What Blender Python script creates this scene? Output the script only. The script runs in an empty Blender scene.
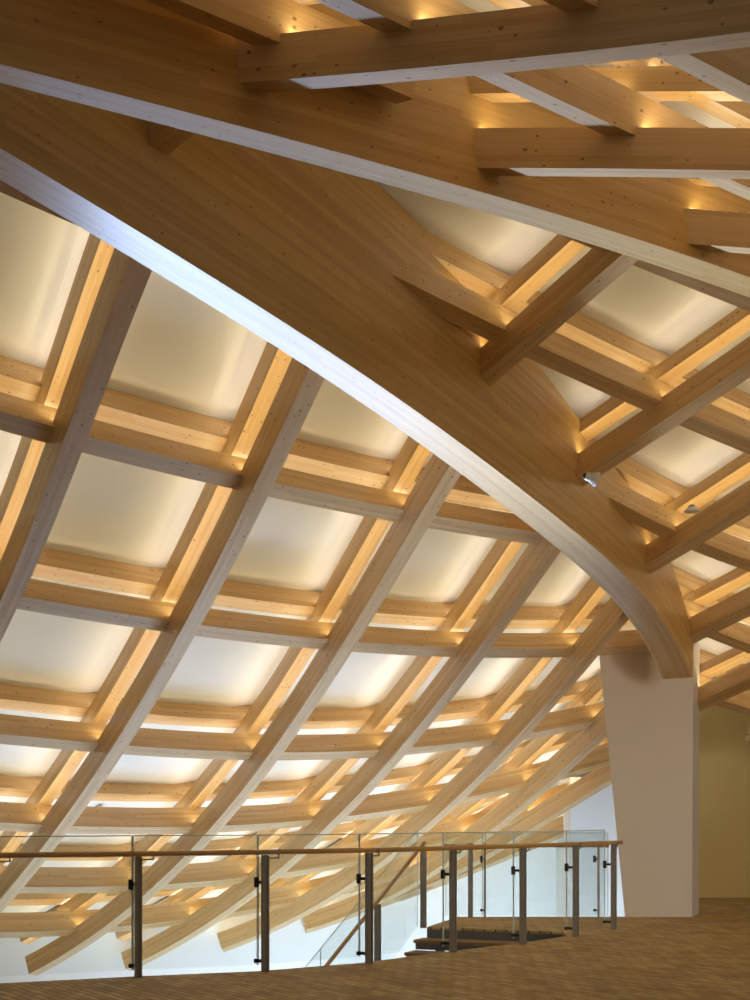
import bpy, bmesh, math, random
import numpy as np
from mathutils import Vector

random.seed(4)
C = bpy.context.scene.collection
F, CX, HY, EYE = 1400.0, 375.0, 816.0, 1.5      # focal length in px, principal point, eye height

# ------------------------------------------------------------------ helpers
def unproj(px, py, D):
    return np.array([(px - CX) / F * D, D, (HY - py) / F * D + EYE])

def proj(P):
    return np.array([CX + F * P[0] / P[1], HY - F * (P[2] - EYE) / P[1]])

def link(name, bm, mat, parent=None, smooth=False, origin=None):
    me = bpy.data.meshes.new(name)
    if parent is not None:
        off = Vector(WORLD[parent.name])
    else:
        if origin is None:
            vs = [v.co for v in bm.verts]
            lo = Vector([min(v[i] for v in vs) for i in range(3)])
            hi = Vector([max(v[i] for v in vs) for i in range(3)])
            origin = (lo + hi) / 2
            origin.z = lo.z
        off = Vector(origin)
    if parent is not None:
        for v in bm.verts: v.co -= off
        o_loc, world = (0, 0, 0), off
    else:
        for v in bm.verts: v.co -= off
        o_loc, world = off, off
    bmesh.ops.recalc_face_normals(bm, faces=bm.faces[:])
    for f in bm.faces: f.smooth = smooth
    bm.to_mesh(me); bm.free()
    me.materials.append(mat)
    o = bpy.data.objects.new(name, me); C.objects.link(o)
    o.location = o_loc
    if parent is not None: o.parent = parent
    WORLD[o.name] = tuple(world)
    return o
WORLD = {}

def empty(name, loc):
    o = bpy.data.objects.new(name, None); C.objects.link(o)
    o.location = loc; o.empty_display_size = .2
    WORLD[o.name] = tuple(loc)
    return o

def tag(o, label=None, cat=None, group=None, kind=None):
    if label: o['label'] = label
    if cat: o['category'] = cat
    if group: o['group'] = group
    if kind: o['kind'] = kind
    return o

def add_prism(bm, pts, z0, z1):
    """plan polygon pts, extruded between heights z0 and z1 (either may be a function of x, y)"""
    f0 = z0 if callable(z0) else (lambda x, y: z0)
    f1 = z1 if callable(z1) else (lambda x, y: z1)
    a = [bm.verts.new((x, y, f0(x, y))) for x, y in pts]
    b = [bm.verts.new((x, y, f1(x, y))) for x, y in pts]
    n = len(pts)
    bm.faces.new(a[::-1]); bm.faces.new(b)
    for i in range(n):
        j = (i + 1) % n
        bm.faces.new((a[i], a[j], b[j], b[i]))

def add_box(bm, c, ax, ay, az, sx, sy, sz):
    """box centred at c with unit axes and full sizes"""
    c, ax, ay, az = Vector(c), Vector(ax), Vector(ay), Vector(az)
    v = {}
    for i in (-1, 1):
        for j in (-1, 1):
            for k in (-1, 1):
                v[i, j, k] = bm.verts.new(c + ax * (i * sx / 2) + ay * (j * sy / 2) + az * (k * sz / 2))
    for q in (((-1,-1,-1),(-1,1,-1),(1,1,-1),(1,-1,-1)), ((-1,-1,1),(1,-1,1),(1,1,1),(-1,1,1)),
              ((-1,-1,-1),(1,-1,-1),(1,-1,1),(-1,-1,1)), ((-1,1,-1),(-1,1,1),(1,1,1),(1,1,-1)),
              ((-1,-1,-1),(-1,-1,1),(-1,1,1),(-1,1,-1)), ((1,-1,-1),(1,1,-1),(1,1,1),(1,-1,1))):
        bm.faces.new([v[t] for t in q])

def add_tube(bm, pts, r, seg=12):
    pts = [Vector(p) for p in pts]
    rings = []
    for i, p in enumerate(pts):
        d = (pts[min(i + 1, len(pts) - 1)] - pts[max(i - 1, 0)]).normalized()
        up = Vector((0, 0, 1)) if abs(d.z) < .95 else Vector((1, 0, 0))
        s = d.cross(up).normalized(); t = s.cross(d)
        rr = r[i] if isinstance(r, (list, tuple)) else r
        rings.append([bm.verts.new(p + (s * math.cos(a) + t * math.sin(a)) * rr)
                      for a in [2 * math.pi * k / seg for k in range(seg)]])
    for a, b in zip(rings, rings[1:]):
        for k in range(seg):
            bm.faces.new((a[k], a[(k + 1) % seg], b[(k + 1) % seg], b[k]))
    bm.faces.new(rings[0][::-1]); bm.faces.new(rings[-1])

def bevel(bm, w):
    bmesh.ops.bevel(bm, geom=bm.edges[:], offset=w, segments=1, affect='EDGES')

# ------------------------------------------------------------------ materials
def new_mat(name):
    m = bpy.data.materials.new(name); m.use_nodes = True
    nt = m.node_tree; nt.nodes.clear()
    out = nt.nodes.new('ShaderNodeOutputMaterial')
    bs = nt.nodes.new('ShaderNodeBsdfPrincipled')
    nt.links.new(bs.outputs[0], out.inputs[0])
    return m, nt, bs, out

def N_(nt, t, **kw):
    n = nt.nodes.new(t)
    for k, v in kw.items(): setattr(n, k, v)
    return n

def rgb(s):
    s = s.lstrip('#'); c = [int(s[i:i + 2], 16) / 255 for i in (0, 2, 4)]
    return [x / 12.92 if x <= .04045 else ((x + .055) / 1.055) ** 2.4 for x in c] + [1]

def wood_mat(name, light, dark, knots=1.0, rough=.42, lam=.042, spec=.5):
    """glued laminated spruce; UV map is in metres, u along the grain and v across"""
    m, nt, bs, out = new_mat(name)
    L = nt.links.new
    uv = N_(nt, 'ShaderNodeUVMap'); uv.uv_map = 'UVMap'
    sep = N_(nt, 'ShaderNodeSeparateXYZ'); L(uv.outputs[0], sep.inputs[0])
    info = N_(nt, 'ShaderNodeObjectInfo')
    def math_(op, a, b=None):
        n = N_(nt, 'ShaderNodeMath', operation=op)
        for i, x in enumerate((a, b)):
            if x is None: continue
            if isinstance(x, (int, float)): n.inputs[i].default_value = x
            else: L(x, n.inputs[i])
        return n.outputs[0]
    row = math_('FLOOR', math_('DIVIDE', sep.outputs[1], lam))
    rnd = N_(nt, 'ShaderNodeTexWhiteNoise', noise_dimensions='1D')
    L(math_('ADD', row, math_('MULTIPLY', info.outputs['Random'], 91.0)), rnd.inputs['W'])
    # staggered board ends within a lamella
    ub = math_('FLOOR', math_('DIVIDE', math_('ADD', sep.outputs[0], math_('MULTIPLY', rnd.outputs[0], 7.0)), 2.6))
    rnd2 = N_(nt, 'ShaderNodeTexWhiteNoise', noise_dimensions='2D')
    cb = N_(nt, 'ShaderNodeCombineXYZ'); L(row, cb.inputs[0]); L(ub, cb.inputs[1]); L(cb.outputs[0], rnd2.inputs['Vector'])
    # grain
    comb = N_(nt, 'ShaderNodeCombineXYZ')
    L(math_('MULTIPLY', sep.outputs[0], 1.3), comb.inputs[0]); L(math_('MULTIPLY', sep.outputs[1], 42.0), comb.inputs[1])
    L(math_('MULTIPLY', info.outputs['Random'], 37.0), comb.inputs[2])
    gr = N_(nt, 'ShaderNodeTexNoise'); gr.inputs['Scale'].default_value = 1.6; gr.inputs['Detail'].default_value = 5
    gr.inputs['Roughness'].default_value = .62
    L(comb.outputs[0], gr.inputs['Vector'])
    # knots
    ck = N_(nt, 'ShaderNodeCombineXYZ')
    L(math_('MULTIPLY', sep.outputs[0], 13.0), ck.inputs[0]); L(math_('MULTIPLY', sep.outputs[1], 21.0), ck.inputs[1])
    L(math_('MULTIPLY', info.outputs['Random'], 53.0), ck.inputs[2])
    vo = N_(nt, 'ShaderNodeTexVoronoi'); vo.inputs['Scale'].default_value = 1.0
    L(ck.outputs[0], vo.inputs['Vector'])
    sepc = N_(nt, 'ShaderNodeSeparateColor'); L(vo.outputs['Color'], sepc.inputs[0])
    kr = math_('MULTIPLY', math_('GREATER_THAN', sepc.outputs[0], .62), math_('MULTIPLY', sepc.outputs[1], .26))
    kn = N_(nt, 'ShaderNodeMapRange'); kn.clamp = True
    L(math_('SUBTRACT', kr, vo.outputs['Distance']), kn.inputs[0])
    kn.inputs[1].default_value = 0.0; kn.inputs[2].default_value = .05
    # colour
    t = math_('ADD', math_('MULTIPLY', gr.outputs[0], .75), math_('MULTIPLY', rnd2.outputs[0], .38))
    ramp = N_(nt, 'ShaderNodeMapRange'); L(t, ramp.inputs[0]); ramp.inputs[1].default_value = .25; ramp.inputs[2].default_value = .95
    mix = N_(nt, 'ShaderNodeMix', data_type='RGBA'); L(ramp.outputs[0], mix.inputs[0])
    mix.inputs[6].default_value = rgb(light); mix.inputs[7].default_value = rgb(dark)
    mk = N_(nt, 'ShaderNodeMix', data_type='RGBA')
    L(math_('MULTIPLY', kn.outputs[0], .72 * knots), mk.inputs[0])
    L(mix.outputs[2], mk.inputs[6]); mk.inputs[7].default_value = rgb('5a3015')
    L(mk.outputs[2], bs.inputs['Base Color'])
    bs.inputs['Roughness'].default_value = rough
    bs.inputs['Specular IOR Level'].default_value = spec
    bs.inputs['Coat Weight'].default_value = .32; bs.inputs['Coat Roughness'].default_value = .22; bs.inputs['Coat IOR'].default_value = 1.5
    bmp = N_(nt, 'ShaderNodeBump'); bmp.inputs['Strength'].default_value = .08; bmp.inputs['Distance'].default_value = .01
    L(gr.outputs[0], bmp.inputs['Height']); L(bmp.outputs[0], bs.inputs['Normal'])
    return m

def plain(name, col, rough=.6, metal=0, noise=0, nscale=3.0, spec=.5, bump=0):
    m, nt, bs, out = new_mat(name)
    c = rgb(col)
    bs.inputs['Base Color'].default_value = c
    bs.inputs['Roughness'].default_value = rough; bs.inputs['Metallic'].default_value = metal
    bs.inputs['Specular IOR Level'].default_value = spec
    if noise:
        tc = N_(nt, 'ShaderNodeTexCoord')
        no = N_(nt, 'ShaderNodeTexNoise'); no.inputs['Scale'].default_value = nscale; no.inputs['Detail'].default_value = 4
        nt.links.new(tc.outputs['Object'], no.inputs['Vector'])
        mix = N_(nt, 'ShaderNodeMix', data_type='RGBA')
        mix.inputs[6].default_value = [x * (1 - noise) for x in c[:3]] + [1]
        mix.inputs[7].default_value = [min(1, x * (1 + noise)) for x in c[:3]] + [1]
        nt.links.new(no.outputs[0], mix.inputs[0]); nt.links.new(mix.outputs[2], bs.inputs['Base Color'])
        if bump:
            b = N_(nt, 'ShaderNodeBump'); b.inputs['Strength'].default_value = bump; b.inputs['Distance'].default_value = .01
            nt.links.new(no.outputs[0], b.inputs['Height']); nt.links.new(b.outputs[0], bs.inputs['Normal'])
    return m

WOOD = wood_mat('glulam_spruce', 'dab784', 'bb9050')
WOODG = wood_mat('glulam_girder', 'cfa766', 'ab8140', knots=.8)
RAILW = wood_mat('rail_oak', 'd0a262', 'a87a40', knots=.3, lam=.2)
CREAM = plain('cream_ceiling_panel', 'f0ebdd', rough=.75, noise=.05, nscale=1.2, spec=.2)
WHITE = plain('white_plaster', 'eeeeec', rough=.8, noise=.02, nscale=2, spec=.2)
COLM = plain('column_plaster', 'd8cdc0', rough=.75, noise=.03, nscale=2.5, spec=.25)
WALLM = plain('right_wall_plaster', 'd2b878', rough=.8, noise=.04, nscale=1.5, spec=.2)
STEEL = plain('brushed_steel', '9a938a', rough=.42, metal=.35)
DARK = plain('dark_clamp_metal', '3c3833', rough=.45, metal=.6)
GREY = plain('grey_painted_steel', '5d6064', rough=.5, metal=.2)
LAMP = plain('white_lamp_housing', 'd8d6d0', rough=.4)
BRASS = plain('galvanised_plate', 'a58f4f', rough=.5, metal=.5)
# linear lamp on top of the timbers
LED = bpy.data.materials.new('warm_led'); LED.use_nodes = True
_nt = LED.node_tree; _nt.nodes.clear()
_o = _nt.nodes.new('ShaderNodeOutputMaterial'); _e = _nt.nodes.new('ShaderNodeEmission')
_e.inputs[0].default_value = (1.0, .90, .60, 1); _e.inputs[1].default_value = 13.5
_nt.links.new(_e.outputs[0], _o.inputs[0])
LEDX = LED.copy(); LEDX.name = 'warm_led_soft'
LEDX.node_tree.nodes['Emission'].inputs[1].default_value = 6.5
LEDP = LED.copy(); LEDP.name = 'warm_white_led'
LEDP.node_tree.nodes['Emission'].inputs[0].default_value = (1.0, .94, .84, 1)
LEDP.node_tree.nodes['Emission'].inputs[1].default_value = 7.6
# glass
GLASS = bpy.data.materials.new('clear_glass'); GLASS.use_nodes = True
_nt = GLASS.node_tree; _nt.nodes.clear()
_o = _nt.nodes.new('ShaderNodeOutputMaterial'); _m = _nt.nodes.new('ShaderNodeMixShader')
_t = _nt.nodes.new('ShaderNodeBsdfTransparent'); _g = _nt.nodes.new('ShaderNodeBsdfGlossy'); _f = _nt.nodes.new('ShaderNodeLayerWeight'); _p = _nt.nodes.new('ShaderNodeMath'); _p.operation = 'POWER'; _p.inputs[1].default_value = 5; _q = _nt.nodes.new('ShaderNodeMath'); _q.operation = 'MULTIPLY_ADD'; _q.inputs[1].default_value = .9; _q.inputs[2].default_value = .035
_t.inputs[0].default_value = (.955, .975, .965, 1); _g.inputs['Roughness'].default_value = .02; _f.inputs[0].default_value = .5
_nt.links.new(_f.outputs['Facing'], _p.inputs[0]); _nt.links.new(_p.outputs[0], _q.inputs[0]); _nt.links.new(_q.outputs[0], _m.inputs[0]); _nt.links.new(_t.outputs[0], _m.inputs[1]); _nt.links.new(_g.outputs[0], _m.inputs[2])
_nt.links.new(_m.outputs[0], _o.inputs[0])
TREAD = plain('tread_wood', '8a6a40', rough=.55, noise=.25, nscale=9)
GEDGE = plain('glass_edge', 'cfdad4', rough=.2)

# floor: small end-grain wood blocks
FLOOR, _nt, _bs, _o = new_mat('wood_block_floor')
_tc = N_(_nt, 'ShaderNodeTexCoord'); _mp = N_(_nt, 'ShaderNodeMapping')
_mp.inputs['Rotation'].default_value = (0, 0, math.radians(58))
_br = N_(_nt, 'ShaderNodeTexBrick'); _br.inputs['Scale'].default_value = 1.0
_br.inputs['Brick Width'].default_value = .24; _br.inputs['Row Height'].default_value = .085
_br.inputs['Mortar Size'].default_value = .006; _br.inputs['Bias'].default_value = 0
_br.inputs['Color1'].default_value = rgb('d4b678'); _br.inputs['Color2'].default_value = rgb('ae8a50'); _br.inputs['Mortar'].default_value = rgb('5a4226')
_no = N_(_nt, 'ShaderNodeTexNoise'); _no.inputs['Scale'].default_value = 2.2; _no.inputs['Detail'].default_value = 6
_mx = N_(_nt, 'ShaderNodeMix', data_type='RGBA', blend_type='MULTIPLY'); _mx.inputs[0].default_value = .55
_rm = N_(_nt, 'ShaderNodeMapRange'); _rm.inputs[1].default_value = .3; _rm.inputs[2].default_value = .7; _rm.inputs[3].default_value = .55; _rm.inputs[4].default_value = 1.1
_nt.links.new(_tc.outputs['Object'], _mp.inputs[0]); _nt.links.new(_mp.outputs[0], _br.inputs['Vector'])
_nt.links.new(_tc.outputs['Object'], _no.inputs['Vector']); _nt.links.new(_no.outputs[0], _rm.inputs[0])
_nt.links.new(_br.outputs[0], _mx.inputs[6]); _nt.links.new(_rm.outputs[0], _mx.inputs[7])
_nt.links.new(_mx.outputs[2], _bs.inputs['Base Color']); _bs.inputs['Roughness'].default_value = .6
_bs.inputs['Specular IOR Level'].default_value = .3
_bp = N_(_nt, 'ShaderNodeBump'); _bp.inputs['Strength'].default_value = .35; _bp.inputs['Distance'].default_value = .004
_bp.invert = True
_nt.links.new(_br.outputs['Fac'], _bp.inputs['Height']); _nt.links.new(_bp.outputs[0], _bs.inputs['Normal'])

# ------------------------------------------------------------------ roof surfaces
class Shell:
    """a roof surface; inverse depth is a low polynomial of the viewing direction, normals point out"""
    def __init__(s, a, b, c, q=(0, 0, 0), o=(0, 0)):
        s.k = (a, b, c); s.q = q; s.o = o
    def S(s, p):
        u, v = (p[0] - CX) / F, (HY - p[1]) / F
        a, b, c = s.k; du, dv = u - s.o[0], v - s.o[1]
        i = a + b * u + c * v + s.q[0] * du * du + s.q[1] * du * dv + s.q[2] * dv * dv
        return unproj(p[0], p[1], 1 / i)
    def N(s, p):
        e = 2.0
        n = np.cross(s.S((p[0] + e, p[1])) - s.S((p[0] - e, p[1])), s.S((p[0], p[1] + e)) - s.S((p[0], p[1] - e)))
        n /= np.linalg.norm(n)
        return n if n[2] > 0 else -n
    def at(s, p, h): return s.S(p) + h * s.N(p)
    def surf(s, p, h):
        """surface point whose outward offset h is seen at p"""
        q = np.array(p, float)
        for _ in range(12):
            q += np.array(p, float) - proj(s.at(q, h))
        return q

def fit(pts, deg=3, n=40, ext=(0, 0)):
    """smooth curve through traced points; ext lengthens it at either end (px)"""
    P = np.array(pts, float)
    d = np.r_[0, np.cumsum(np.linalg.norm(np.diff(P, axis=0), axis=1))]
    t = d / d[-1]; deg = min(deg, len(P) - 1)
    cx, cy = np.polyfit(t, P[:, 0], deg), np.polyfit(t, P[:, 1], deg)
    g = np.linspace(0, 1, n)
    Q = np.stack([np.polyval(cx, g), np.polyval(cy, g)], 1)
    if ext[0]:
        a = Q[0] - Q[2]; a /= np.linalg.norm(a)
        Q = np.vstack([Q[0] + a * ext[0] * np.linspace(1, 0, 8)[:-1, None], Q])
    if ext[1]:
        a = Q[-1] - Q[-3]; a /= np.linalg.norm(a)
        Q = np.vstack([Q, Q[-1] + a * ext[1] * np.linspace(0, 1, 8)[1:, None]])
    return Q

def cut(bm, planes):
    for co, no in planes:
        r = bmesh.ops.bisect_plane(bm, geom=bm.verts[:] + bm.edges[:] + bm.faces[:], plane_co=co, plane_no=no, clear_outer=True, dist=1e-5)
        es = [e for e in r['geom_cut'] if isinstance(e, bmesh.types.BMEdge) and e.is_valid and len(e.link_faces) < 2]
        if es:
            try: bmesh.ops.holes_fill(bm, edges=es, sides=0)
            except Exception: pass

def sweep(sh, sp, h, w, b, side, inset=0.0, v0=0.0):
    """rectangular bar along surface curve sp at height h; side=+1 puts its width to the left of / above the curve"""
    bm = bmesh.new(); uvl = bm.loops.layers.uv.new('UVMap')
    hs = h if hasattr(h, '__len__') else [h] * len(sp)
    E = np.array([sh.at(p, x) for p, x in zip(sp, hs)]); NN = np.array([sh.N(p) for p in sp])
    T = np.gradient(E, axis=0); T /= np.linalg.norm(T, axis=1)[:, None]
    Lv = np.cross(NN, T); Lv /= np.linalg.norm(Lv, axis=1)[:, None]
    m = len(E) // 2
    dp = proj(E[m] + .1 * Lv[m]) - proj(E[m])
    if (dp[0] * side[0] + dp[1] * side[1]) < 0: Lv = -Lv
    Nv = np.cross(T, Lv); Nv /= np.linalg.norm(Nv, axis=1)[:, None]
    if Nv[m][2] < 0: Nv = -Nv
    s = np.r_[0, np.cumsum(np.linalg.norm(np.diff(E, axis=0), axis=1))]
    rows = []
    for e, l, n in zip(E, Lv, Nv):
        e = e + l * inset
        rows.append([bm.verts.new(x) for x in (e, e + l * w, e + l * w + n * b, e + n * b)])
    vv = [v0, v0 + w, v0 + w + b, v0 + 2 * w + b, v0 + 2 * w + 2 * b]
    for i in range(len(rows) - 1):
        for k in range(4):
            k2 = (k + 1) % 4
            f = bm.faces.new((rows[i][k], rows[i + 1][k], rows[i + 1][k2], rows[i][k2]))
            for lp, uvc in zip(f.loops, ((s[i], vv[k]), (s[i + 1], vv[k]), (s[i + 1], vv[k + 1]), (s[i], vv[k + 1]))):
                lp[uvl].uv = uvc
    for r in (rows[0][::-1], rows[-1]):
        f = bm.faces.new(r)
        for lp, uvc in zip(f.loops, ((0, 0), (w, 0), (w, b), (0, b))): lp[uvl].uv = (uvc[0] * .2, uvc[1])
    return bm

def beam(sh, trace, h, w, b, side, name, label, group, planes=(), deg=3, ext=(0, 0), led=True, twin=None, lift=0, tplanes=None):
    """one timber of the lower layer, and (twin = (height, depth, label)) the timber above it"""
    curve = fit(trace, deg, 40, ext)
    if lift: h = h + lift * np.clip(np.linspace(1, -.6, len(curve)), 0, 1)     # the end nearest the girder rises a little
    sp = np.array([sh.surf(p, x) for p, x in zip(curve, h if lift else [h] * len(curve))])
    dh = h - h[-1] if lift else 0
    out = []
    bm = sweep(sh, sp, h, w, b, side); cut(bm, planes)
    if bm.verts:
        o = link(name, bm, WOOD); tag(o, label, 'beam', group); out.append(o)
        if led:
            bl = sweep(sh, sp, h + b + .003, .045, .008, side, inset=(w - .085) if name == 'lattice_rib' else w / 2 - .022); cut(bl, planes)
            if bl.verts: link('light_strip', bl, LED if name == 'lattice_rib' else LEDX, o)
    if twin:
        bm = sweep(sh, sp, twin[0] + dh, w, twin[1], side); cut(bm, planes if tplanes is None else tplanes)
        if bm.verts:
            o = tag(link(name, bm, WOOD), twin[2], 'beam', group + ', upper layer')
            if name == 'lattice_rib':
                bl = sweep(sh, sp, twin[0] + twin[1] + .003, .035, .008, side, inset=w - .07); cut(bl, planes if tplanes is None else tplanes)
                if bl.verts: link('light_strip', bl, LEDP, o)
    return sp

def panel(sh, c00, c10, c11, c01, h, label, group, planes=(), edges=None):
    """one ceiling panel filling a cell; edges are the four bounding curves on the surface"""
    bot, top, lef, rig = edges
    TT = [0, .08, .16, .23, .25, .34, .44, .54, .64, .74, .82, .9, .96, 1]; n = len(TT) - 1; bm = bmesh.new(); g = {}
    def samp(cv, t):
        i = t * (len(cv) - 1); k = min(int(i), len(cv) - 2); return cv[k] + (cv[k + 1] - cv[k]) * (i - k)
    ss = [0, .12, .25, .38, .5, .62, .72, .79, .81, .87, .92, .96, 1]
    for i, s in enumerate(ss):
        for j in range(n + 1):
            t = TT[j]
            p = (1 - t) * samp(bot, s) + t * samp(top, s) + (1 - s) * samp(lef, t) + s * samp(rig, t) \
                - ((1 - s) * (1 - t) * bot[0] + s * (1 - t) * bot[-1] + (1 - s) * t * top[0] + s * t * top[-1])
            dz = (0.0 if s < .80 else .07 * (s - .80) / .20) + max(0.0, .24 - t) / .24 * .06      # folded edge flaps
            g[i, j] = sh.at(p, h + dz)
    lo = {k: bm.verts.new(v) for k, v in g.items()}
    hi = {k: bm.verts.new(v + np.array([0, 0, .04])) for k, v in g.items()}
    m = len(ss) - 1
    for i in range(m):
        for j in range(n):
            bm.faces.new((lo[i, j], lo[i + 1, j], lo[i + 1, j + 1], lo[i, j + 1]))
            bm.faces.new((hi[i, j], hi[i, j + 1], hi[i + 1, j + 1], hi[i + 1, j]))
    for i in range(m):
        bm.faces.new((lo[i, 0], hi[i, 0], hi[i + 1, 0], lo[i + 1, 0])); bm.faces.new((lo[i, n], lo[i + 1, n], hi[i + 1, n], hi[i, n]))
    for j in range(n):
        bm.faces.new((lo[0, j], lo[0, j + 1], hi[0, j + 1], hi[0, j])); bm.faces.new((lo[m, j], hi[m, j], hi[m, j + 1], lo[m, j + 1]))
    cut(bm, planes)
    if not bm.verts: bm.free(); return None
    # does any of it fall near the picture?
    see = False
    for v in bm.verts:
        if v.co.y > 1:
            q = proj(np.array(v.co))
            if -40 < q[0] < 790 and -40 < q[1] < 1000: see = True; break
    if not see: bm.free(); return None
    return tag(link('ceiling_panel', bm, CREAM), label, 'ceiling panel', group, 'thing')

def crossing(A, B):
    """indices (fractional) where polylines A and B meet"""
    for i in range(len(A) - 1):
        p, r = A[i], A[i + 1] - A[i]
        for j in range(len(B) - 1):
            q, s = B[j], B[j + 1] - B[j]
            d = r[0] * s[1] - r[1] * s[0]
            if abs(d) < 1e-9: continue
            w = q - p
            t = (w[0] * s[1] - w[1] * s[0]) / d; u = (w[0] * r[1] - w[1] * r[0]) / d
            if 0 <= t <= 1 and 0 <= u <= 1: return i + t, j + u
    return None

def between(A, i0, i1, n=16):
    x = np.linspace(i0, i1, n); k = np.clip(x.astype(int), 0, len(A) - 2)
    return A[k] + (A[k + 1] - A[k]) * (x - k)[:, None]

def lengthen(A, e0, e1):
    a = A[0] - A[3]; a = a / np.linalg.norm(a); b = A[-1] - A[-4]; b = b / np.linalg.norm(b)
    return np.vstack([A[0] + a * e0, A, A[-1] + b * e1])

ORD = ['first', 'second', 'third', 'fourth', 'fifth', 'sixth', 'seventh', 'eighth', 'ninth', 'tenth']

def shifted(sh, A, mx, my):
    """the curve moved by (mx, my) metres across the line of sight"""
    k = np.array([F / sh.S(p)[1] for p in A])
    return A + np.stack([k * mx, k * my], 1)

def panels(sh, mains, crosses, h, labeler, group, planes, mo=(.19, 0), xo=(0, .13)):
    mains = [shifted(sh, m, *mo) for m in mains]; crosses = [shifted(sh, x, *xo) for x in crosses]
    M = [lengthen(m, 500, 500) for m in mains]; X = [lengthen(x, 600, 600) for x in crosses]
    for i in range(len(M) - 1):
        for j in range(len(X) - 1):
            k = [crossing(M[i], X[j]), crossing(M[i + 1], X[j]), crossing(M[i + 1], X[j + 1]), crossing(M[i], X[j + 1])]
            if any(q is None for q in k): continue
            top = between(X[j], k[0][1], k[1][1]); bot = between(X[j + 1], k[3][1], k[2][1])
            lef = between(M[i], k[3][0], k[0][0]); rig = between(M[i + 1], k[2][0], k[1][0])
            panel(sh, None, None, None, None, h, labeler(i, j), group, planes(i) if callable(planes) else planes, (bot, top, lef, rig))

# ------------------------------------------------------------------ the two great girders
class Girder:
    def __init__(s, A, B, W):
        s.A, s.B, s.W, s.taper = A, B, W, .68
        n = math.hypot(1, B); s.d = Vector((1 / n, B / n, 0)); s.n = Vector((B / n, -1 / n, 0))   # n faces the camera
    def P(s, px, py):
        u = (px - CX) / F; return unproj(px, py, s.A / (1 - s.B * u))
    def front(s, e=0.0):   # keep what is in front of the visible face
        return (Vector((0, s.A, EYE)) + s.n * -e, -s.n)
    def back(s, e=0.0):
        return (Vector((0, s.A, EYE)) - s.n * (s.W - e), s.n)

G1 = Girder(12.823, 1.585, .45)
G2 = Girder(8.775, .754, .27)

def girder(g, bot, top, name, label, deg=5, more=0):
    Pb = np.array([g.P(*p) for p in bot]); Pt = np.array([g.P(*p) for p in top])
    sb, st = Pb @ np.array(g.d), Pt @ np.array(g.d)
    cb, ct = np.polyfit(sb, Pb[:, 2], deg), np.polyfit(st, Pt[:, 2], min(deg, len(top) - 1))
    s0, s1 = sb[0], sb[-1]
    S = np.r_[np.linspace(s0 - 3, s0, 14)[:-1], np.linspace(s0, s1, 90), np.linspace(s1, s1 + more, 14)[1:] if more else []]
    def ev(c, s):
        q = min(max(s, s0), s1 if more else 1e9); return np.polyval(c, q) + np.polyval(np.polyder(c), q) * (s - q)
    base = np.array([0, g.A, 0]); base = base - np.array(g.d) * (base @ np.array(g.d))
    bm = bmesh.new(); uvl = bm.loops.layers.uv.new('UVMap')
    rows = []
    for s in S:
        zb, zt = ev(cb, s), ev(ct, s)
        p = base + np.array(g.d) * s
        q = p - np.array(g.n) * (g.W * (g.taper + (1 - g.taper) * min(1, 1.25 * max(0, s - s0) / (s1 - s0))))
        rows.append([bm.verts.new((p[0], p[1], zb)), bm.verts.new((q[0], q[1], zb)), bm.verts.new((q[0], q[1], zt)), bm.verts.new((p[0], p[1], zt))])
    arc = np.r_[0, np.cumsum([(rows[i + 1][0].co - rows[i][0].co).length for i in range(len(rows) - 1)])]
    for i in range(len(rows) - 1):
        for k in range(4):
            k2 = (k + 1) % 4
            f = bm.faces.new((rows[i][k], rows[i + 1][k], rows[i + 1][k2], rows[i][k2]))
            for lp in f.loops:
                r = i if lp.vert in rows[i] else i + 1
                c = rows[r].index(lp.vert)
                hgt = rows[r][3].co.z - rows[r][0].co.z
                val = {0: 0.0, 1: -g.W, 2: (hgt + .2 if k == 2 else -g.W - hgt), 3: hgt}[c]
                lp[uvl].uv = (arc[r], val)
    for r in (rows[0][::-1], rows[-1]):
        f = bm.faces.new(r)
        for lp in f.loops: lp[uvl].uv = (lp.vert.co.z * .2, (lp.vert.co - r[0].co).to_2d().length)
    o = link(name, bm, WOODG)
    return tag(o, label, 'girder')

girder(G1, [(-60,112),(0,149),(52,180),(87,200),(200,268),(311,340),(380,387),(482,459),(560,519),(619,570),(656,612),(674,636),(693,678)],
       [(-60,-150),(0,-110),(120,-20),(250,80),(380,186),(412,218),(480,292),(540,360),(570,410),(617,470),(640,506),(670,560),(682,592),(690,626),(693,640)],
       'arched_girder', 'huge curved glulam arch sweeping from upper left down onto the pale column', 6)
girder(G2, [(-60,49),(0,64),(130,97),(200,115),(300,143),(405,171),(525,205),(570,217),(750,278),(830,308)],
       [(-60,-170),(0,-155),(200,-80),(400,0),(500,40),(600,85),(750,150),(830,190)],
       'upper_girder', 'long shallow glulam girder crossing the top of the picture above the arch', 3, more=3.0)

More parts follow.
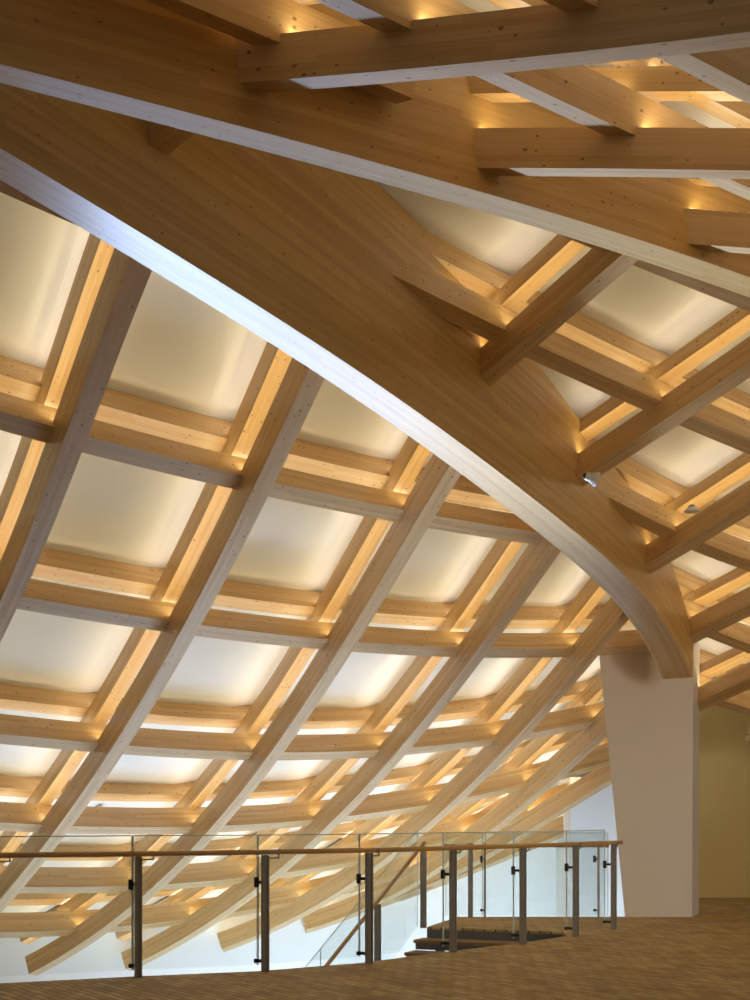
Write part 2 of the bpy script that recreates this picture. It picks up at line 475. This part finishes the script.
# ------------------------------------------------------------------ left lattice
BB, WW = .32, .21
K = .111
LS = Shell(K * .4, K * -.33, K * .87)
LB = [G1.back(.05)]
LM = [
 [(152,271),(117,360),(80,454),(41,560),(0,639),(-40,716)],
 [(324,380),(268,497),(256,520),(196,636),(168,680),(131,740),(101,787),(78,820),(29,880),(0,914)],
 [(459,476),(428,528),(388,599),(360,637),(333,680),(297,733),(241,805),(180,871),(142,908),(118,926),(82,952),(36,974)],
 [(560,551),(528,600),(484,657),(467,680),(413,747),(380,780),(329,835),(276,880),(259,894),(170,953),(131,970)],
 [(628,619),(597,659),(556,704),(464,798),(442,820),(373,875),(320,908),(268,935),(224,952)],
 [(607,737),(560,779),(485,841),(430,880),(367,910),(306,934)],
 [(612,784),(560,816),(515,843),(440,884),(380,908)],
 [(575,832),(483,870),(400,902)],
]
LC = [
 [(-60,166),(0,192),(88,230),(200,272)],
 [(0,430),(80,452),(200,481),(268,497),(380,519),(428,528),(531,544),(548,546)],
 [(-20,602),(15,609),(133,627),(193,636),(320,649),(380,654),(449,657),(563,657),(651,652)],
 [(-20,742),(0,744),(93,752),(200,759),(277,760),(367,758),(409,755),(485,746),(524,740),(585,729),(610,723)],
 [(-20,829),(0,831),(90,834),(184,834),(216,832),(301,827),(360,821),(419,811),(461,804),(519,791),(565,779),(608,766)],
 [(-20,893),(23,893),(127,892),(170,890),(235,884),(283,878),(350,867),(420,851),(509,827),(560,808)],
 [(-20,938),(72,935),(142,930),(230,917),(285,908),(350,893),(430,868)],
]
BCS = [.26, .26, .28, .31, .34, .35, .35]
L1, L2, L3, L4 = .26, .595, .755, 1.02
lm_s, lc_s = [], []
for i, tr in enumerate(LM):
    lab = 'diagonal glulam rib, %s from the left among lower ribs left of the arch' % ORD[i]
    tw = 'glow-lit upper rib lying above the %s diagonal rib left of the arch' % ORD[i]
    lm_s.append(beam(LS, tr, 0, WW, BB, (-1, -.3), 'lattice_rib', lab, 'diagonal ribs left of the arch', LB, 3,
                     (230 if i < 5 else 60 if i < 7 else 0, 120 if i < 2 else 0), twin=(L2, .225, tw)))
for j, tr in enumerate(LC):
    lab = 'horizontal glulam purlin, %s from the top in lattice left of the arch' % ORD[j]
    tw = 'glow-lit upper purlin lying above the %s horizontal purlin left of the arch' % ORD[j]
    lc_s.append(beam(LS, tr, L1, WW, BCS[j], (0, -1), 'lattice_purlin', lab, 'horizontal purlins left of the arch', LB if j != 2 else [G1.back(.4)], 4,
                     (120, 110 if j < 2 else 40 if j == 2 else 15), twin=(L1 + BCS[j] + .235, .27, tw)))

_first = lm_s[0] + np.array([-215, -60.])
_low = lc_s[-1] + np.array([0, 42.])
panels(LS, [_first] + lm_s, lc_s[:1] + lc_s[1:] + [_low], L4,
       lambda i, j: 'cream panel left of the arch, %s, just below the %s purlin' % ('left of the first rib' if i == 0 else 'between %s and %s ribs' % (ORD[i - 1], ORD[i]), ORD[j]),
       'cream ceiling panels left of the arch', LB)

# ------------------------------------------------------------------ right lattice
def shell_from(pts, quad=True):
    A = [[1, u, v] + ([u * v, v * v] if quad else []) for u, v, d in pts]
    k = np.linalg.lstsq(np.array(A), np.array([1 / d for u, v, d in pts]), rcond=None)[0]
    return Shell(*k[:3], q=(0, k[3], k[4]) if quad else (0, 0, 0))
def on(g, px, py): u = (px - CX) / F; return (u, (HY - py) / F, g.A / (1 - g.B * u))
_on = on(G1, 385, 282); _on2 = on(G1, 624, 512)
RS = shell_from([on(G1, 476, 390), on(G1, 577, 475), on(G1, 647, 562), on(G1, 686, 636), (_on[0], _on[1], _on[2] - .13), (_on2[0], _on2[1], _on2[2] - .27), (.268, .326, 14.9), (.268, .20, 17.6)])
RF = [(G1.front(0)[0], -G1.n)]
RF = [(Vector((0, G1.A, EYE)) - G1.n * .05, -G1.n)]
RM = [
 [(190,137),(265,75),(355,0)],
 [(480,395),(525,357),(637,261),(700,207)],
 [(581,488),(679,425),(750,377),(800,343)],
 [(650,574),(694,549),(750,514),(800,483)],
 [(687,647),(750,616),(800,591)],
 [(699,712),(750,689),(800,666)],
]
RC = [
 [(300,120),(420,175),(560,235),(700,292)],
 [(385,290),(495,343),(527,359),(560,374),(645,409),(680,425),(750,455),(800,476)],
 [(625,518),(658,537),(693,551),(750,570),(800,587)],
 [(690,630),(709,638),(750,654),(800,672)],
 [(700,700),(714,705),(750,716),(800,730)],
]
RB, RW = .30, .21
RPL = [(Vector((0, G1.A, EYE)) - G1.n * .5, -G1.n)]
RPW = [(Vector((0, G1.A, EYE)) - G1.n * 1.3, -G1.n)]
R1, R2, R3, R4 = .8 * RB, 1.86 * RB, 2.48 * RB, 3.3 * RB
rm_s, rc_s = [], []
for i, tr in enumerate(RM):
    lab = 'rising glulam rib right of the arch, %s from the top' % ORD[i]
    tw = 'glow-lit upper rib right of the arch, above the %s rising rib' % ORD[i]
    rm_s.append(beam(RS, tr, 0, RW, RB, (-.4, -1), 'lattice_rib', lab, 'rising ribs right of the arch', RF if i < 5 else [], 2, (90 if i < 5 else 6, 220), tplanes=RPL if 3 <= i < 5 else None, twin=(R2, .60 * RB, tw)))
for j, tr in enumerate(RC):
    lab = 'falling glulam purlin right of the arch, %s from the top' % ORD[j]
    tw = 'glow-lit upper purlin right of the arch, above the %s falling purlin' % ORD[j]
    rc_s.append(beam(RS, tr, R1, RW, RB, (0, -1), 'lattice_purlin', lab, 'falling purlins right of the arch', RF if j < 2 else RPL if j == 2 else RPW if j == 3 else [], 2, lift=0, ext=(90 if j < 3 else 45 if j == 3 else 18, 220), twin=(R3, .85 * RB, tw)))
_lowm = rm_s[-1] + np.array([12, 62.])
panels(RS, [m for m in rm_s] + [_lowm], [rc_s[0] + np.array([20, -150.])] + rc_s, R4,
       lambda i, j: 'cream panel right of the arch, below the %s rising rib, %s' % (ORD[i], 'above the first purlin' if j == 0 else 'below the %s purlin' % ORD[j - 1]),
       'cream ceiling panels right of the arch', lambda i: RPL if i < 1 else RPW if i < 3 else [(Vector((0, G1.A, EYE)) - G1.n * 1.4, -G1.n)] if i == 3 else [(Vector((4.7, 0, 0)), Vector((-1, 0, 0)))], (.10, .15))

# ------------------------------------------------------------------ upper lattice in front of the shallow girder
US = shell_from([on(G2, 265, 92), on(G2, 499, 176), on(G2, 706, 250), (.268, .549, 6.9)], False)
UF = [(Vector((0, G2.A, EYE)) - G2.n * .04, -G2.n)]
UM = [
 [(60,-55),(330,-78),(600,-105),(750,-122)],
 [(258,93),(330,88),(450,78),(600,63),(750,47),(820,38)],
 [(490,176),(620,177),(750,179),(820,181)],
 [(694,250),(750,254),(820,258)],
]
UC = [
 [(60,-34),(143,0),(257,47),(396,104)],
 [(260,-26),(313,0),(380,31),(476,76),(588,128),(702,179),(750,201),(820,232)],
 [(500,-20),(542,0),(658,58),(750,105),(820,141)],
]
UB, UW = .25, .17
U1, U2, U3, U4 = .8 * UB, 1.86 * UB, 2.48 * UB, 3.3 * UB
um_s, uc_s = [], []
for i, tr in enumerate(UM):
    nm = ['above the picture edge', 'topmost', 'middle', 'lowest'][i]
    lab = 'near-level glulam rib at upper right, %s of the three on the shallow girder' % nm if i else 'near-level glulam rib just above the top edge at upper right'
    tw = 'glow-lit upper rib above the %s near-level rib at upper right' % nm
    if i == 0:
        sp = np.array([US.surf(p, 0) for p in fit(tr, 2, 40, (200, 80))]); um_s.append(sp); continue
    um_s.append(beam(US, tr, 0, UW, UB, (0, -1), 'lattice_rib', lab, 'near-level ribs at upper right', UF, 2, (120, 330), twin=(U2, .60 * UB, tw)))
for j, tr in enumerate(UC):
    lab = 'slanting glulam purlin at upper right, %s from the left' % ORD[j]
    tw = 'glow-lit upper purlin above the %s slanting purlin at upper right' % ORD[j]
    uc_s.append(beam(US, tr, U1, UW, UB, (.5, -1), 'lattice_purlin', lab, 'slanting purlins at upper right', UF, 2, (120, 200 if j else 0), twin=(U3, .85 * UB, tw)))
panels(US, um_s + [um_s[-1] + np.array([0, 75.])], [uc_s[0] + np.array([-230, 20.])] + uc_s + [uc_s[-1] + np.array([215, -20.])], U4,
       lambda i, j: 'cream panel at upper right, %s, %s' % (['above the topmost rib', 'below the topmost rib', 'below the middle rib', 'below the lowest rib'][i], 'left of the first slanting purlin' if j == 0 else 'right of the %s slanting purlin' % ORD[j - 1]),
       'cream ceiling panels at upper right', UF, (0, .17), (-.12, .06))

# ------------------------------------------------------------------ room
def fl(px, py):           # point on the floor seen at a pixel
    D = EYE * F / (py - HY); return ((px - CX) / F * D, D)
POSTS = [(-8,985),(137,977.5),(264,972),(368,963.5),(452,952.5),(522,944),(575,936.5),(613,929.5)]
pp = [fl(*p) for p in POSTS]
def off(pts, d):
    r = []
    for i, p in enumerate(pts):
        a, b = pts[max(i - 1, 0)], pts[min(i + 1, len(pts) - 1)]
        dx, dy = b[0] - a[0], b[1] - a[1]; n = math.hypot(dx, dy)
        r.append((p[0] - dy / n * d, p[1] + dx / n * d))
    return r
edge = off(pp[:7], .10)
LAND = [(.70, 18.9), (1.23, 20.85)]
bm = bmesh.new()
add_prism(bm, [(-9.5, -3), (10, -3), (10, 26), (4.6, 26), (4.6, 21.3), (3.80, 21.3), (3.80, 20.85), (1.23, 20.85), (.70, 18.9), (2.42, 18.12), edge[6], edge[5], edge[4], edge[3], edge[2], edge[1], edge[0], (-9.5, 9.2)], -.14, 0)
tag(link('floor', bm, FLOOR), 'brown wood-block floor', None, kind='structure')

bm = bmesh.new(); add_prism(bm, [(4.2, 25.7), (11, 25.7), (11, 26), (4.2, 26)], 0, 5.5)
tag(link('wall_back', bm, WALLM), None, None, kind='structure')
bm = bmesh.new(); add_prism(bm, [(-9.5, 23.6), (.6, 27.2), (3.55, 27.2), (3.55, 27.5), (.5, 27.5), (-9.6, 23.9)], -6, 1.6)
tag(link('wall_left', bm, WHITE), None, None, kind='structure')
bm = bmesh.new(); add_prism(bm, [(3.52, 25.2), (5.4, 25.2), (5.4, 25.5), (3.82, 25.5), (3.82, 27.6), (3.52, 27.6)], -6, 2.2)
tag(link('wall_far', bm, WHITE), None, None, kind='structure')
bm = bmesh.new(); add_prism(bm, [(-12, 8), (6, 8), (6, 28), (-12, 28)], -6.2, -6)
tag(link('floor_lower', bm, WHITE), None, None, kind='structure')

# column: plumb front, slanting left side, splayed right side
bm = bmesh.new()
def ring(z, xl, xr, y=0.0):
    return [bm.verts.new(v) for v in ((xl, 20.8 + y, z), (xr, 20.8 + y, z), (xr + .26, 21.5 + y, z), (xr + .2, 22.3 + y, z), (xl + .45, 22.3 + y, z))]
r0, r1, r2 = ring(0, 3.714, 4.71), ring(3.88, 3.41, 4.83, .45), ring(5.15, 3.36, 4.88, .6)
for a, b in ((r0, r1), (r1, r2)):
    for k in range(5): bm.faces.new((a[k], a[(k + 1) % 5], b[(k + 1) % 5], b[k]))
bm.faces.new(r0[::-1]); bm.faces.new(r2)
tag(link('column', bm, COLM), 'pale plastered column with slanting left side carrying the great arch', 'column')

# ------------------------------------------------------------------ railings
RZ = 1.15
def resamp(pts, n):
    P = np.array(pts); d = np.r_[0, np.cumsum(np.linalg.norm(np.diff(P, axis=0), axis=1))]
    cx, cy = np.polyfit(d, P[:, 0], 4), np.polyfit(d, P[:, 1], 4)
    g = np.linspace(-.05, d[-1] + .22, n)
    return [(np.polyval(cx, t), np.polyval(cy, t)) for t in g]

def uv_tube(bm):
    uvl = bm.loops.layers.uv.verify()
    for f in bm.faces:
        for lp in f.loops: lp[uvl].uv = (lp.vert.co.x + lp.vert.co.y * .6, lp.vert.co.z)

def post(parent, p, d, h, z0=0, w=.062, t=.05, clamp=True, brk=True):
    """steel baluster at p, rail direction d"""
    d = Vector((d[0], d[1], 0)).normalized(); n = Vector((-d.y, d.x, 0)); z = Vector((0, 0, 1))
    b = bmesh.new(); q = Vector((p[0], p[1], z0))
    add_box(b, q + z * (h / 2), d, n, z, w * .62, t, h)
    add_box(b, q + z * (h / 2) + d * (w * .5), d, n, z, w * .3, t * 1.5, h)
    o = link('post', b, STEEL, parent)
    if clamp:
        for zz in (.10, .86):
            b = bmesh.new()
            add_box(b, q + z * zz + n * .055, d, n, z, .03, .09, .03)
            add_box(b, q + z * zz + n * .10 - d * .035, d, n, z, .04, .04, .10 if zz > .5 else .04)
            bevel(b, .006)
            link('glass_clamp', b, DARK, o)
    if brk:
        b = bmesh.new()
        add_box(b, q + z * (h - .03) + d * .09, d, n, z, .14, .014, .014)
        add_box(b, q + z * (h + .005) + d * .155, d, n, z, .014, .014, .08)
        link('rail_bracket', b, STEEL, o)
    return o

def pane(parent, a, b, za, zb, ta, tb, th=.016):
    """glass pane from plan point a to b; bottom heights za, zb, top heights ta, tb"""
    A, B = Vector((a[0], a[1], 0)), Vector((b[0], b[1], 0)); d = (B - A).normalized(); n = Vector((-d.y, d.x, 0)) * th / 2
    m = bmesh.new(); z = Vector((0, 0, 1))
    f = [m.verts.new(v) for v in (A - n + z * za, B - n + z * zb, B - n + z * tb, A - n + z * ta)]
    k = [m.verts.new(v) for v in (A + n + z * za, B + n + z * zb, B + n + z * tb, A + n + z * ta)]
    m.faces.new(f); m.faces.new(k[::-1])
    o = link('glass_pane', m, GLASS, parent)
    e = bmesh.new(); r = .006
    for P, Q in ((A + z * za, A + z * ta), (B + z * zb, B + z * tb), (A + z * ta, B + z * tb)):
        add_tube(e, [P, Q], r, 6)
    link('pane_edge', e, GEDGE, o)
    return o

rail = empty('guardrail', (pp[3][0], pp[3][1], 0))
tag(rail, 'glass guardrail with round wooden handrail and steel posts along the floor edge', 'railing')
b = bmesh.new(); add_tube(b, [(x, y, RZ) for x, y in resamp(pp, 40)], .026, 14); uv_tube(b)
link('handrail', b, RAILW, rail, True)
for i, p in enumerate(pp):
    a, c = pp[max(i - 1, 0)], pp[min(i + 1, len(pp) - 1)]
    post(rail, p, (c[0] - a[0], c[1] - a[1]), RZ - .025)
gl = off(pp, .11)
for i in range(len(gl) - 1):
    a, c = Vector((*gl[i], 0)), Vector((*gl[i + 1], 0)); d = (c - a).normalized() * .04
    pane(rail, a - d * .2, c - d * .5, .06, .06, RZ + .165, RZ + .165)

# railing at the back of the landing
br = empty('landing_guardrail', (2.4, 20.75, 0))
tag(br, 'glass guardrail along the far edge of the landing before the white wall', 'railing')
for x in (1.40, 1.62, 3.30):
    post(br, (x, 20.72), (1, 0), RZ - .05, w=.075 if x < 1.5 else .03, clamp=x > 1.5, brk=False)
pane(br, (1.05, 20.8), (1.60, 20.8), .02, .02, 1.25, 1.25)
pane(br, (1.64, 20.8), (3.46, 20.8), .02, .02, 1.25, 1.25)
b = bmesh.new(); add_tube(b, [(1.0, 20.66, RZ - .09), (3.45, 20.66, RZ - .09)], .024, 12); uv_tube(b)
link('handrail', b, RAILW, br, True)

# stairs running down from the landing, towards the camera and left
sd = Vector((-.42, -.91, 0)).normalized(); se = Vector((sd.y * -1, sd.x, 0))     # se: across, to the right
if se.x < 0: se = -se
st = empty('staircase', (.70, 18.9, 0)); tag(st, 'short wooden-tread staircase dropping from the landing beside the guardrail', 'staircase')
top = Vector((.70, 18.9, 0))
SL = .47
for k in range(1, 9):
    s = k * .30
    b = bmesh.new(); add_box(b, top + sd * (s - .08) + se * .92 + Vector((0, 0, -SL * s - .02)), sd, se, Vector((0, 0, 1)), .36, 1.9, .045)
    bevel(b, .006); o = link('tread', b, TREAD, st)
    b = bmesh.new(); add_box(b, top + sd * (s - .06) + se * .92 + Vector((0, 0, -SL * s - .085)), sd, se, Vector((0, 0, 1)), .30, 1.84, .08)
    link('riser_box', b, GREY, o)
for off_ in (.25, 1.6):
    b = bmesh.new(); L = 2.6
    ax = (sd + Vector((0, 0, -SL))).normalized(); az = ax.cross(se)
    add_box(b, top + se * off_ + ax * (L / 2 + .05) + Vector((0, 0, -.30)), ax, se, az, L, .06, .24)
    link('stringer', b, GREY, st)
b = bmesh.new(); add_box(b, top + se * .95 - sd * .04 + Vector((0, 0, -.10)), sd, se, Vector((0, 0, 1)), .08, 1.9, .14)
link('landing_edge', b, GREY, st)

sr = empty('stair_balustrade', tuple(top)); tag(sr, 'sloping glass balustrade with wooden handrail on the outer side of the stairs', 'railing')
pts = []
for s in (0.02, 1.5, 2.9, 4.0):
    q = top + sd * s - se * .03
    pts.append((q.x, q.y, -SL * s))
for q in pts[:3]:
    post(sr, q[:2], (sd.x, sd.y), RZ - .05, z0=q[2], w=.08, clamp=False, brk=False)
b = bmesh.new(); add_tube(b, [(q[0], q[1], q[2] + RZ) for q in pts], .025, 12); uv_tube(b)
link('handrail', b, RAILW, sr, True)
for a, c in zip(pts, pts[1:]):
    pane(sr, (a[0] - .09, a[1] + .03), (c[0] - .09, c[1] + .03), a[2] + .02, c[2] + .02, a[2] + RZ + .17, c[2] + RZ + .17)

# ------------------------------------------------------------------ small fittings
def fitting(px, py, D, r, h, name, label, cat, d=(0, 0, -1)):
    p = Vector(unproj(px, py, D)); d = Vector(d).normalized(); b = bmesh.new()
    add_tube(b, [p - d * h, p - d * h * .6, p - d * h * .2, p], [r * .55, r * .6, r, r * .96], 20)
    o = link(name, b, LAMP, smooth=False); tag(o, label, cat)
    b = bmesh.new(); add_tube(b, [p - d * h * 1.25, p - d * h * .95], r * .35, 12); link('mount', b, DARK, o)
    return o
fitting(598, 480, 15.75, .085, .14, 'spotlight', 'small white spotlight on the second rib end beside the arch', 'lamp', (.75, -.2, -.3))
fitting(692, 512, 17.7, .10, .07, 'smoke_detector', 'round white detector on the ceiling between ribs right of the arch', 'detector')
fitting(100, 809, 21.3, .075, .06, 'smoke_detector', 'small white detector above the guardrail in the lattice at lower left', 'detector')

b = bmesh.new(); add_box(b, unproj(760, 728, 23.0), (.96, 0, -.28), (0, 1, 0), (.28, 0, .96), .30, .3, .50); bevel(b, .008)
_u = b.loops.layers.uv.new('UVMap')
for f in b.faces:
    for lp in f.loops: lp[_u].uv = (lp.vert.co.z, lp.vert.co.x)
tag(link('timber_hanger', b, WOOD), 'short hanging timber end at the right edge before the olive wall', 'beam')

# ------------------------------------------------------------------ light
w = bpy.data.worlds.new('world'); bpy.context.scene.world = w; w.use_nodes = True
w.node_tree.nodes['Background'].inputs[0].default_value = (1.0, .88, .70, 1)
w.node_tree.nodes['Background'].inputs[1].default_value = .15

def area(name, loc, target, sx, sy, power, col):
    l = bpy.data.lights.new(name, 'AREA'); l.shape = 'RECTANGLE'; l.size = sx; l.size_y = sy; l.energy = power; l.color = col
    o = bpy.data.objects.new(name, l); C.objects.link(o); o.location = loc
    o.rotation_euler = (Vector(target) - Vector(loc)).to_track_quat('-Z', 'Y').to_euler()
    return o
_a = area('daylight_from_lower_hall', (-2.9, 22.6, -2.1), (1.5, 13.4, 4.9), 4, 1.2, 235, (.47, .64, 1.0)); _a.data.spread = math.radians(31)
_b = area('daylight_from_below', (-2.4, 19.3, -4.8), (-3.0, 21.0, 4), 10, 4, 130, (.46, .64, 1.0)); _b.data.spread = math.radians(62)
_c = area('daylight_on_far_wall', (.8, 18.5, -3.6), (1.2, 26, -2.0), 9, 1.4, 300, (.62, .80, 1.0)); _c.data.spread = math.radians(90)
_d = area('daylight_on_lower_floor', (-1.5, 19.0, -2.6), (-1.5, 22.0, -6.0), 9, 1.5, 300, (.62, .78, 1.0)); _d.data.spread = math.radians(120)
_w = area('fill_behind_right', (8.5, 3.0, 2.6), (5.0, 20.0, 1.2), 4, 3, 84, (1.0, .92, .78)); _w.data.spread = math.radians(62)  # added off-frame fill lamp, brightens column, right wall, floor and arch face

# ------------------------------------------------------------------ camera
cam = bpy.data.cameras.new('camera'); co = bpy.data.objects.new('camera', cam); C.objects.link(co)
co.location = (0, 0, EYE); co.rotation_euler = (math.pi / 2, 0, 0)
cam.sensor_fit = 'HORIZONTAL'; cam.sensor_width = 36; cam.lens = 36 * F / 750
cam.shift_x = 0; cam.shift_y = (HY - 500) / 750
cam.clip_end = 200
sc = bpy.context.scene; sc.camera = co
sc.view_settings.view_transform = 'Standard'; sc.view_settings.look = 'None'
sc.view_settings.gamma = 1; sc.view_settings.use_curve_mapping = False
sc.view_settings.exposure = 0.0
sc.cycles.use_denoising = True
